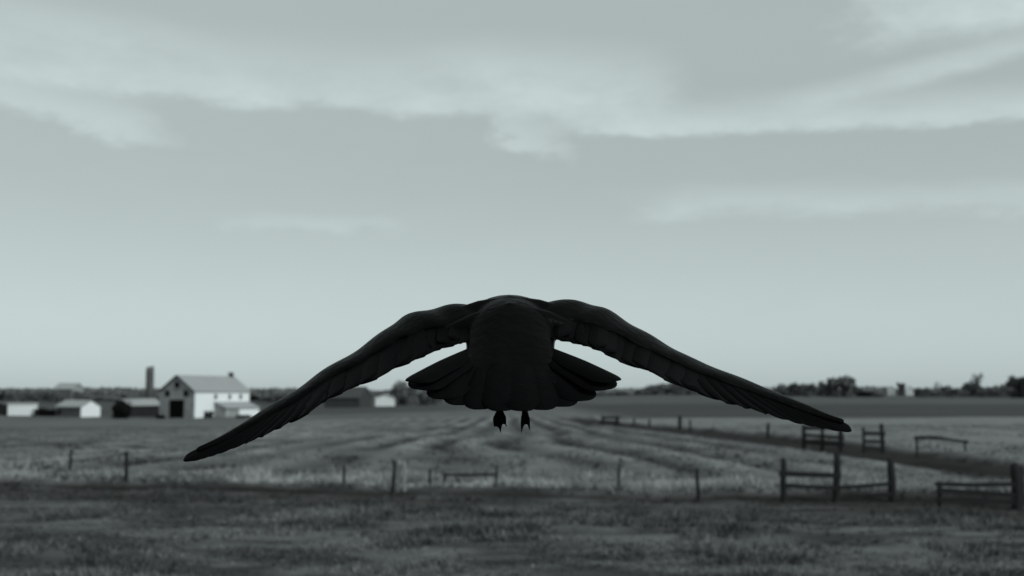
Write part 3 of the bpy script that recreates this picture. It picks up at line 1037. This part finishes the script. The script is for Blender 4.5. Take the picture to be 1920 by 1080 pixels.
spine = smooth_spine(spine)
n = 28
rings = []
vsx = []
for (c, rx, rz) in spine:
    p = B(*c)
    rings.append(len(vsx))
    for k in range(n):
        a = 2 * math.pi * k / n
        vsx.append(p + Vector((rx * math.cos(a), 0, rz * math.sin(a))))
fsx = []
for r0, r1 in zip(rings[:-1], rings[1:]):
    for k in range(n):
        fsx.append((r0 + k, r0 + (k + 1) % n, r1 + (k + 1) % n, r1 + k))
fsx.append(tuple(range(rings[0], rings[0] + n))[::-1]); fsx.append(tuple(range(rings[-1], rings[-1] + n)))
body.add(vsx, fsx)

LEFT = [((935, 600, .05), (915, 640, -.06)), ((872, 585, .065), (876, 640, -.072)), ((825, 592, .075), (845, 648, -.08)), ((778, 600, .09), (790, 669, -.085)), ((745, 620, .095), (735, 693, -.085)), ((690, 662, .09), (670, 723, -.085)),
        ((622, 702, .08), (610, 751, -.085)), ((560, 744, .06), (550, 788, -.085)), ((500, 777, .04), (484, 820, -.07)), ((442, 812, .01), (420, 845, -.05)), ((395, 833, -.01), (375, 858, -.035)), ((352, 850, -.02), (340, 866, -.032))]
RIGHT = [((980, 600, .05), (1000, 636, -.06)), ((1042, 578, .065), (1037, 634, -.072)), ((1092, 582, .075), (1078, 644, -.08)), ((1128, 592, .09), (1115, 654, -.085)), ((1180, 623, .095), (1165, 677, -.085)), ((1235, 655, .09), (1218, 696, -.085)),
         ((1290, 684, .08), (1277, 721, -.085)), ((1350, 706, .06), (1338, 746, -.085)), ((1420, 732, .04), (1405, 765, -.07)), ((1500, 762, .01), (1490, 790, -.05)), ((1560, 785, -.01), (1545, 799, -.035)), ((1606, 795, -.02), (1594, 810, -.032))]


class Wing:
    def __init__(self, st):
        self.le = [B(*a) for a, b in st]; self.te = [B(*b) for a, b in st]
        self.n = len(st)
        self.span = sum((self.le[i + 1] - self.le[i]).length for i in range(len(st) - 1))

    @staticmethod
    def cr(p, s):
        n = len(p) - 1
        s = min(max(s, 0), 1) * n
        i = min(int(s), n - 1); t = s - i
        p0 = p[max(i - 1, 0)]; p1 = p[i]; p2 = p[i + 1]; p3 = p[min(i + 2, n)]
        return .5 * ((2 * p1) + (p2 - p0) * t + (2 * p0 - 5 * p1 + 4 * p2 - p3) * t * t + (3 * p1 - p0 - 3 * p2 + p3) * t ** 3)

    def P(self, s, c, off=0.0):
        a = self.cr(self.le, s); b = self.cr(self.te, s)
        ds = (self.cr(self.le, min(s + .02, 1)) - self.cr(self.le, max(s - .02, 0)))
        n_ = ds.cross(b - a)
        if n_.z < 0:
            n_ = -n_
        n_.normalize()
        chord = (b - a).length
        camber = .055 * chord * 4 * c * (1 - c) * (1.3 - c)
        return a.lerp(b, c) + n_ * (camber + off)

    def sheet(self, mb):
        S, Cn = 60, 16
        top = []; botm = []
        for i in range(S + 1):
            s = .0 + .95 * i / S
            cm = .60 - .22 * s + .02 * math.sin(s * 70) * (1 - s)
            for j in range(Cn + 1):
                c = cm * j / Cn
                t = (.0105 * (1 - s) ** .7 + .0018) * math.sqrt(max(0.02, 1 - (2 * (j / Cn) ** .62 - 1) ** 2)) + .0016
                bump = .0016 * math.sin(s * 46 + c * 9) * (1 - s)
                top.append(self.P(s, c, t + bump)); botm.append(self.P(s, c, -t * .8))
        v = top + botm; f = []
        o = len(top); w = Cn + 1
        for i in range(S):
            for j in range(Cn):
                a = i * w + j
                f.append((a, a + 1, a + w + 1, a + w)); f.append((o + a + w, o + a + w + 1, o + a + 1, o + a))
            a = i * w
            f.append((a, a + w, o + a + w, o + a)); a = i * w + Cn
            f.append((a + w, a, o + a, o + a + w))
        for j in range(Cn):
            f.append((j + 1, j, o + j, o + j + 1)); a = S * w + j
            f.append((a, a + 1, o + a + 1, o + a))
        mb.add(v, f)


wings = [Wing(LEFT), Wing(RIGHT)]
for wg in wings:
    wg.sheet(body)
# scapular swelling over each wing root
body.tube([B(960, 606, .05), B(1006, 590, .05), B(1042, 597, .05), B(1090, 600, .055), B(1135, 615, .06)], [.024, .021, .0165, .011, .005], 12)
body.tube([B(950, 606, .05), B(905, 590, .05), B(868, 602, .05), B(820, 609, .055), B(780, 620, .06)], [.024, .021, .0165, .012, .006], 12)
# mantle of back feathers running from shoulder to shoulder
body.tube([B(800, 612, .02), B(850, 601, .02), B(900, 591, .02), B(957, 584, .02), B(1010, 589, .02), B(1060, 597, .02), B(1115, 609, .02)], [.008, .015, .020, .022, .020, .015, .008], 14)
body.tube([B(835, 626, -.02), B(885, 616, -.02), B(957, 607, -.02), B(1030, 611, -.02), B(1080, 621, -.02)], [.009, .019, .030, .019, .009], 14)
# legs and feet dangling under the tail
def leg(hip, knee, ankle, toes):
    body.tube([B(*hip), B(*knee), B(*ankle)], [.016, .010, .0045], 10)
    for (mid, end, r) in toes:
        body.tube([B(*ankle), B(*mid), B(*end)], [.0042, r, .0012], 8)


leg((942, 690, -.02), (938, 735, -.045), (937, 770, -.06),
    [((929, 786, -.07), (927, 802, -.075), .0046), ((936, 790, -.072), (939, 813, -.075), .0050), ((945, 784, -.07), (950, 801, -.068), .0040), ((933, 782, -.05), (931, 800, -.045), .0036)])
leg((972, 690, -.02), (982, 735, -.045), (984, 770, -.06),
    [((980, 792, -.07), (976, 823, -.075), .0036), ((990, 786, -.07), (994, 810, -.072), .0032)])
tmp = link('tmp_body', body.mesh('tmp_body', M_CROW))
rm = tmp.modifiers.new('r', 'REMESH'); rm.mode = 'VOXEL'; rm.voxel_size = .0019; rm.use_smooth_shade = True
sm = tmp.modifiers.new('s', 'SMOOTH'); sm.factor = .5; sm.iterations = 10
dg = bpy.context.evaluated_depsgraph_get()
me = bpy.data.meshes.new_from_object(tmp.evaluated_get(dg))
me.name = 'crow'
bpy.data.objects.remove(tmp, do_unlink=True)
me.materials.clear(); me.materials.append(M_CROW)
me.polygons.foreach_set('use_smooth', [True] * len(me.polygons))
crow = link('crow', me, None, CO)
tag(crow, 'black crow flying away with drooped wings and fanned tail over the field', 'bird')


def feather(line, side, width, name, ridge=.0012, thick=.0007, tipround=.16, taper=.0, tilt=.0, outer=(.42, .58)):
    """closed thin blade along a list of points; side = list of sideways unit vectors, nrm from both"""
    n = len(line)
    v = []; f = []
    for i, p in enumerate(line):
        t = ((line[i] - line[0]).length / (line[-1] - line[0]).length)
        t = min(t, 1.0)
        w = width * (.45 + .55 * min(1, t * 2.2)) * (1 - taper * t)
        if t > 1 - tipround:
            w *= math.sqrt(max(.004, 1 - ((t - 1 + tipround) / tipround) ** 2))
        d = (line[min(i + 1, n - 1)] - line[max(i - 1, 0)]).normalized()
        s = side[i]
        nr = d.cross(s).normalized()
        if nr.z < 0:
            nr = -nr
        lft = p - s * w * outer[0] + nr * tilt; rgt = p + s * w * outer[1] - nr * tilt
        v += [lft, p + nr * ridge * (1 - .6 * t), rgt, rgt - nr * thick, p - nr * thick, lft - nr * thick]
    for i in range(n - 1):
        a = 6 * i
        for q in range(6):
            f.append((a + q, a + (q + 1) % 6, a + 6 + (q + 1) % 6, a + 6 + q))
    f.append((5, 4, 3, 2, 1, 0)); a = 6 * (n - 1); f.append(tuple(range(a, a + 6)))
    return link(name, mesh_from(name, v, f, M_QUILL, True), crow)


for wi, wg in enumerate(wings):
    # secondaries stand along the arm, primaries fan to the tip
    fl = []
    for k in range(12):
        s0 = .05 + .52 * k / 11
        fl.append((s0, s0 + .022, .24, .995 + random.uniform(-.03, .035), .055))
    for k in range(10):
        t = k / 9
        fl.append((.54 + .24 * t, .615 + .385 * t ** .9, .22, .99 + random.uniform(-.012, .012) - .25 * t ** 4, .055 - .032 * t))
    for k, (s0, s1, c0, c1, wd) in enumerate(fl):
        line = []; side = []
        off = -.0006 - .00003 * k
        for i in range(17):
            t = 1 - (1 - i / 16) ** 1.7
            s = s0 + (s1 - s0) * t; c = c0 + (c1 - c0) * t
            line.append(wg.P(min(s, 1), c, off))
            e = wg.P(min(s + .01, 1), c, off) - wg.P(max(s - .01, 0), c, off)
            ch_ = wg.P(s, min(c + .03, 1.0), off) - wg.P(s, c - .03, off)
            up_ = e.cross(ch_).normalized()
            fw = e.normalized() * ((s1 - s0) * wg.span) + ch_.normalized() * ((c1 - c0) * (wg.cr(wg.te, s) - wg.cr(wg.le, s)).length)
            sv = fw.cross(up_).normalized()
            side.append(sv if sv.dot(e) > 0 else -sv)
        nm = 'secondary_feather' if k < 12 else 'primary_feather'
        feather(line, side, wd, nm, tipround=.12 if k < 12 else .22, tilt=.0009)

tips = [(761, 714, -.180), (776, 729, -.186), (815, 748, -.198), (850, 760, -.210), (890, 769, -.220), (932, 773, -.228),
        (986, 773, -.228), (1026, 770, -.220), (1066, 763, -.210), (1103, 751, -.198), (1147, 729, -.186), (1164, 712, -.180)]
for k, tp in enumerate(tips):
    u = k / 11
    r0 = B(884 + 147 * u, 652, -.085)
    e = B(*tp)
    off = .00035 * (5.5 - abs(k - 5.5))
    arch = .001 + .005 * (1 - abs(u - .5) * 2)
    line = []; side = []
    ax = (e - r0).normalized()
    nrm = Vector((0.20 * (u - .5), -.47, .88)).normalized()
    sv = ax.cross(nrm).normalized()
    if sv.x < 0:
        sv = -sv
    for i in range(17):
        t = 1 - (1 - i / 16) ** 1.7
        line.append(r0.lerp(e, t) + nrm * (off + arch * math.sin(t * math.pi)))
        side.append(sv)
    feather(line, side, .050 if 0 < k < 11 else .040, 'tail_feather', tipround=.13, outer=(.13, .75) if k == 0 else ((.75, .13) if k == 11 else ((.35, .6) if k < 6 else (.6, .35))))
